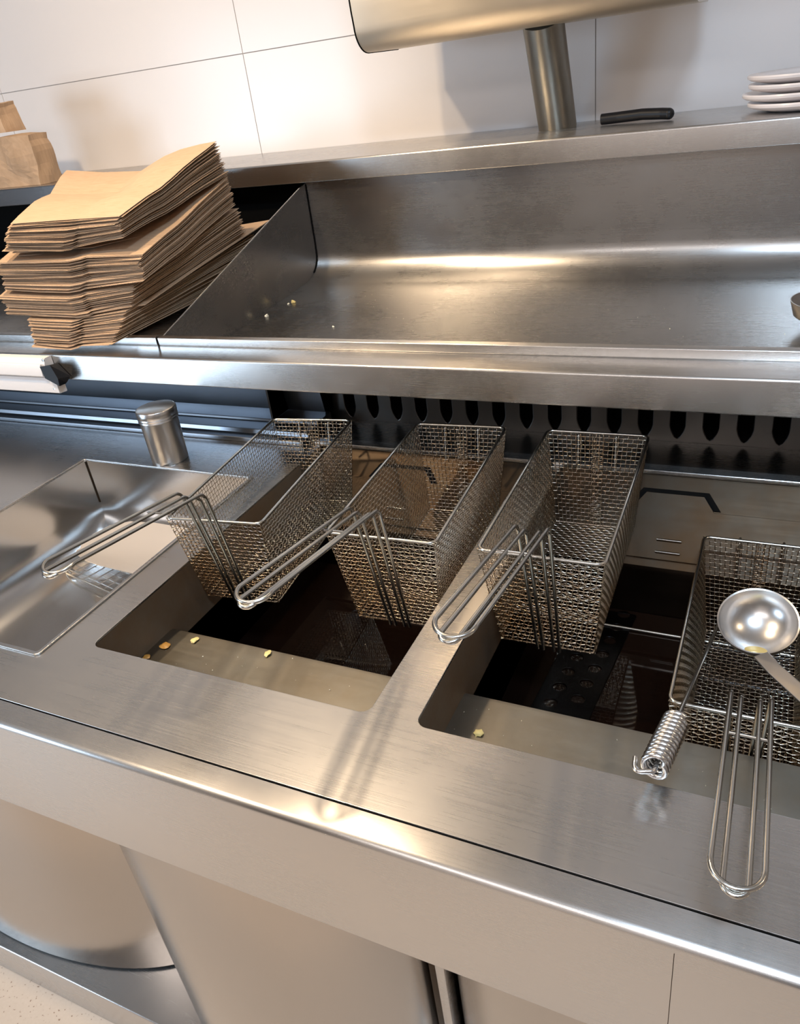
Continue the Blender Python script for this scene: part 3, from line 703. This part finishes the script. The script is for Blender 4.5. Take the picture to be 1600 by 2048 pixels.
def bag(t, th, seed, top=False):
    rnd = random.Random(seed)
    NR, NM, NL, FR, FL = key(t)
    j = lambda s: Vector((rnd.uniform(-s, s), rnd.uniform(-s, s), 0))
    NR = NR + j(.0045); NM = NM + j(.006); NL = NL + j(.006); FR = FR + j(.004) ; FL = FL + j(.004)
    if top: NR, NM, NL, FR, FL = key(0)
    sp = min(t * 7, 1)
    near = [NR, NR.lerp(NM, .3), NR.lerp(NM, .65), NR.lerp(NM, .93), NM + Vector((0, -.004, -.002)) * sp, NM.lerp(NL, .12) + Vector((0, -.010, -.004)) * sp, NM.lerp(NL, .5) + Vector((0, -.012, -.002)) * sp, NL + Vector((0, -.008, 0)) * sp]
    dip = -0.034 * max(0, 1 - 1.6 * t)
    far = [FR.lerp(FL, f) + Vector((0, 0, dip * math.exp(-((f - .58) / .22) ** 2))) for f in (0, .1, .22, .33, .4, .5, .75, 1)]
    rows = 9; top_v = []
    ph = seed * .02
    for r_ in range(rows):
        v_ = r_ / (rows - 1); vv_ = v_
        for k in range(8):
            p = near[k].lerp(far[k], vv_)
            # the sheets are creased across the middle and lift a little near the right edge
            cr = -0.010 * math.exp(-((v_ - .42 - k * .03) / .14) ** 2) * (1 - t) * (0.4 + k / 8)
            p = p + Vector((0, 0, cr + 0.0012 * noise.noise(Vector((p.x * 14, p.y * 14, ph))) ))
            top_v.append(p)
    n = len(top_v); vs = top_v + [p + Vector((0, 0, -th)) for p in top_v]; fs = []
    for r_ in range(rows - 1):
        for k in range(7):
            a = r_ * 8 + k; fs.append((a, a + 1, a + 9, a + 8)); fs.append((n + a, n + a + 8, n + a + 9, n + a + 1))
    per = [k for k in range(8)] + [r_ * 8 + 7 for r_ in range(1, rows)] + [(rows - 1) * 8 + k for k in range(6, -1, -1)] + [r_ * 8 for r_ in range(rows - 2, 0, -1)]
    for i in range(len(per)):
        a, b = per[i], per[(i + 1) % len(per)]; fs.append((a, b, n + b, n + a))
    # the folded bottom lies as a second, shorter sheet under the near end
    o2 = len(vs); off = rnd.uniform(-.004, .010); depth = rnd.uniform(.05, .09); tf = th * .45; drop = th * 1.25
    for r_ in (0, 1):
        for k in range(8):
            d = (far[k] - near[k]).normalized(); p = near[k] + d * (off + depth * r_) + Vector((0, 0, -drop + rnd.uniform(-.0004, .0004)))
            if k == 0: p += Vector((-rnd.uniform(0, .008), 0, 0))
            vs.append(p)
    vs += [p + Vector((0, 0, -tf)) for p in vs[o2:o2 + 16]]
    for k in range(7):
        a = o2 + k; fs += [(a, a + 1, a + 9, a + 8), (a + 16, a + 24, a + 25, a + 17), (a, a + 16, a + 17, a + 1), (a + 8, a + 9, a + 25, a + 24)]
    fs += [(o2, o2 + 8, o2 + 24, o2 + 16), (o2 + 7, o2 + 23, o2 + 31, o2 + 15)]
    return pymesh('paper_bag', vs, fs, KRAFT)
sid = 0
for (t0, t1, cnt, word) in ranges:
    for k in range(cnt):
        t = lerp(t0, t1, k / (cnt - 1)); sid += 1
        z0 = key(t0)[0].z; z1 = key(t1)[0].z; pitch = (z0 - z1) / (cnt - 1)
        o = bag(t, pitch * random.uniform(0.30, 0.5), sid, sid == 1)
        if sid == 1: tag(o, 'top flat brown kraft paper bag of the tall stack, its whole face showing', 'paper bag', 'stack of folded paper bags')
        elif k == 0: tag(o, 'uppermost folded bag of the %s bundle in the tall stack, face partly showing' % word, 'paper bag', 'stack of folded paper bags')
        elif sid == 86: tag(o, 'very lowest folded bag of the tall stack, its front hanging over the shelf lip', 'paper bag', 'stack of folded paper bags')
        else: tag(o, 'folded brown kraft paper bag within the %s bundle of the tall stack' % word, 'paper bag', 'stack of folded paper bags')
# loose bags that spread in the gaps between bundles
def loose(NR, NM, FR, FL, NL, th, lab, curl=0.0):
    near = [Vector(NR), Vector(NR).lerp(Vector(NM), .5), Vector(NM), Vector(NM).lerp(Vector(NL), .5), Vector(NL)]
    far = [Vector(FR).lerp(Vector(FL), f) for f in (0, .2, .4, .7, 1)]; vs = []; fs = []
    for r_ in range(9):
        v_ = r_ / 8
        for k in range(5):
            p = near[k].lerp(far[k], v_) + Vector((0, 0, curl * math.sin(PI * v_))); vs.append(p)
    n = len(vs); vs += [p + Vector((0, 0, -th)) for p in vs]
    for r_ in range(8):
        for k in range(4):
            a = r_ * 5 + k; fs.append((a, a + 1, a + 6, a + 5)); fs.append((n + a, n + a + 5, n + a + 6, n + a + 1))
    per = list(range(5)) + [r_ * 5 + 4 for r_ in range(1, 9)] + [40 + k for k in range(3, -1, -1)] + [r_ * 5 for r_ in range(7, 0, -1)]
    for i in range(len(per)):
        a, b = per[i], per[(i + 1) % len(per)]; fs.append((a, b, n + b, n + a))
    return tag(pymesh('paper_bag', vs, fs, KRAFT, None, 40), lab, 'paper bag', 'stack of folded paper bags')
loose((-.330, .70, 1.279), (-.43, .61, 1.272), (-.330, .93, 1.343), (-.77, .93, 1.333), (-.6, .57, 1.276), .0012, 'single bag sagging into the gap below the topmost bundle of bags', -0.006)
loose((-.322, .68, 1.262), (-.42, .63, 1.262), (-.328, .93, 1.3405), (-.77, .93, 1.329), (-.6, .58, 1.268), .0012, 'single bag resting on top of the second bundle of bags', -0.002)
loose((-.352, .62, 1.1605), (-.45, .60, 1.155), (-.318, 1.04, 1.232), (-.77, .98, 1.2), (-.6, .58, 1.155), .0016, 'single bag poking out furthest to the back right of the bag stack', 0.002)

# filled kraft parcels on the high shelf, far left
def parcel(a, b, lab, seed, parent=None):
    bm = bmesh.new(); bmesh.ops.create_cube(bm, size=1)
    bmesh.ops.subdivide_edges(bm, edges=bm.edges[:], cuts=7, use_grid_fill=True)
    for vv in bm.verts:
        c = vv.co.copy()
        p = Vector([(a[i] + b[i]) / 2 + c[i] * (b[i] - a[i]) for i in range(3)])
        q = max(abs(c.x), abs(c.y)) * 2
        p += Vector((noise.noise(p * 18 + Vector((seed, 0, 0))), noise.noise(p * 18 + Vector((0, seed, 0))), 0)) * 0.012
        if c.z > -.45: p.z += noise.noise(p * 15 + Vector((0, 0, seed))) * 0.008
        if c.z > 0.3: p.x = lerp(p.x, (a[0] + b[0]) / 2, 0.04)
        vv.co = p
    me = bpy.data.meshes.new('paper_parcel'); bm.to_mesh(me); bm.free()
    o = link('paper_parcel', me, KRAFT); tag(o, lab, 'paper parcel', 'kraft parcels on the high shelf'); return o
parcel((-1.32, 1.13, 1.3405), (-1.085, 1.205, 1.462), 'crumpled brown paper parcel standing on the high shelf at far left', 3.3)
parcel((-1.34, 1.135, 1.474), (-1.165, 1.20, 1.545), 'smaller brown paper parcel on top of the other at far left', 8.1)

# ------------------------------------------------------------------ crumbs
def crumb(loc, s, m, lab, name='chip_crumb', seed=0):
    bm = bmesh.new(); bmesh.ops.create_icosphere(bm, subdivisions=2, radius=1)
    for vv in bm.verts:
        k = 1 + 0.55 * noise.noise(vv.co * 1.7 + Vector((seed, seed * 2, 0)))
        vv.co = Vector((vv.co.x * s[0] * k, vv.co.y * s[1] * k, max(vv.co.z, -0.6) * s[2] * k))
    me = bpy.data.meshes.new(name); bm.to_mesh(me); bm.free()
    o = link(name, me, m, None, 50); o.location = Vector(loc) + Vector((0, 0, s[2] * 0.5)); return tag(o, lab, 'crumb', 'crumbs of fried food')
crumb((0.494, 0.073, 0.827), (.0058, .0052, .003), POTATO, 'yellow square potato crumb on the ledge of the right vat', seed=1)
crumb((0.018, 0.094, 0.8275), (.008, .006, .0018), BURNT, 'flat golden crumb near the left corner of the left vat ledge', seed=2)
crumb((0.053, 0.117, 0.8275), (.0052, .0062, .0016), POTATO, 'small golden crumb at the oil edge of the left vat ledge', seed=3)
crumb((0.174, 0.122, 0.8275), (.0042, .0062, .0018), POTATO, 'yellow crumb at the middle of the left vat ledge', seed=4)
crumb((0.009, 0.066, 0.8278), (.006, .005, .0018), BURNT, 'dark orange crumb in the front corner of the left vat ledge', seed=5)
def fz(y): return 1.0265 + (y - 0.607) * 0.1185
def scut(px, py, s, m, lab, seed):
    # where the view ray of the crumb meets the sloping scuttle floor
    C = Vector((0.750057, -0.511641, 1.486929)); d = M @ Vector((px - 800, 1024 - py, -1546.56))
    t = (fz(0) - C.z + 0.1185 * C.y) / (d.z - 0.1185 * d.y); p = C + d * t
    return crumb((p.x, p.y, fz(p.y) + .0005), s, m, lab, seed=seed)
scut(587, 606, (.0055, .0042, .004), POTATO, 'larger yellowish crumb in the left corner of the scuttle floor', 6)
scut(534, 634, (.0035, .005, .004), PALE, 'pale curved crumb low by the end panel of the scuttle', 7)
scut(577, 609, (.0024, .0024, .002), PALE, 'tiny pale crumb just left of the yellowish scuttle crumb', 8)
scut(648, 562, (.0028, .0028, .002), PALE, 'tiny pale crumb at the foot of the scuttle back', 9)
scut(667, 655, (.0026, .002, .002), PALE, 'tiny pale crumb in the open middle of the scuttle floor', 10)
# scattered specks, too fine to count
parts = []
rnd = random.Random(5)
def speck(p, s):
    a = [Vector(p) + Vector((rnd.uniform(-s, s), rnd.uniform(-s, s), 0)) for _ in range(3)] + [Vector(p) + Vector((0, 0, s))]
    return (a, [(0, 1, 2), (0, 1, 3), (1, 2, 3), (2, 0, 3)])
for k in range(70):
    y = rnd.uniform(.02, .125); x = rnd.choice((rnd.uniform(V1[0] + .01, V1[1] - .01), rnd.uniform(V2[0] + .01, V2[1] - .01)))
    parts.append(speck((x, y, 0.8279), rnd.uniform(.0006, .0013)))
for k in range(60):
    y = rnd.uniform(.65, 1.0); x = rnd.uniform(-.2, .9); parts.append(speck((x, y, fz(y) + .0008), rnd.uniform(.0006, .0015)))
vs, fs = merge(parts); so = pymesh('crumb_specks', vs, fs, PALE); so['kind'] = 'stuff'
tag(so, 'fine scattered food specks on the vat ledges and scuttle floor', 'crumbs')
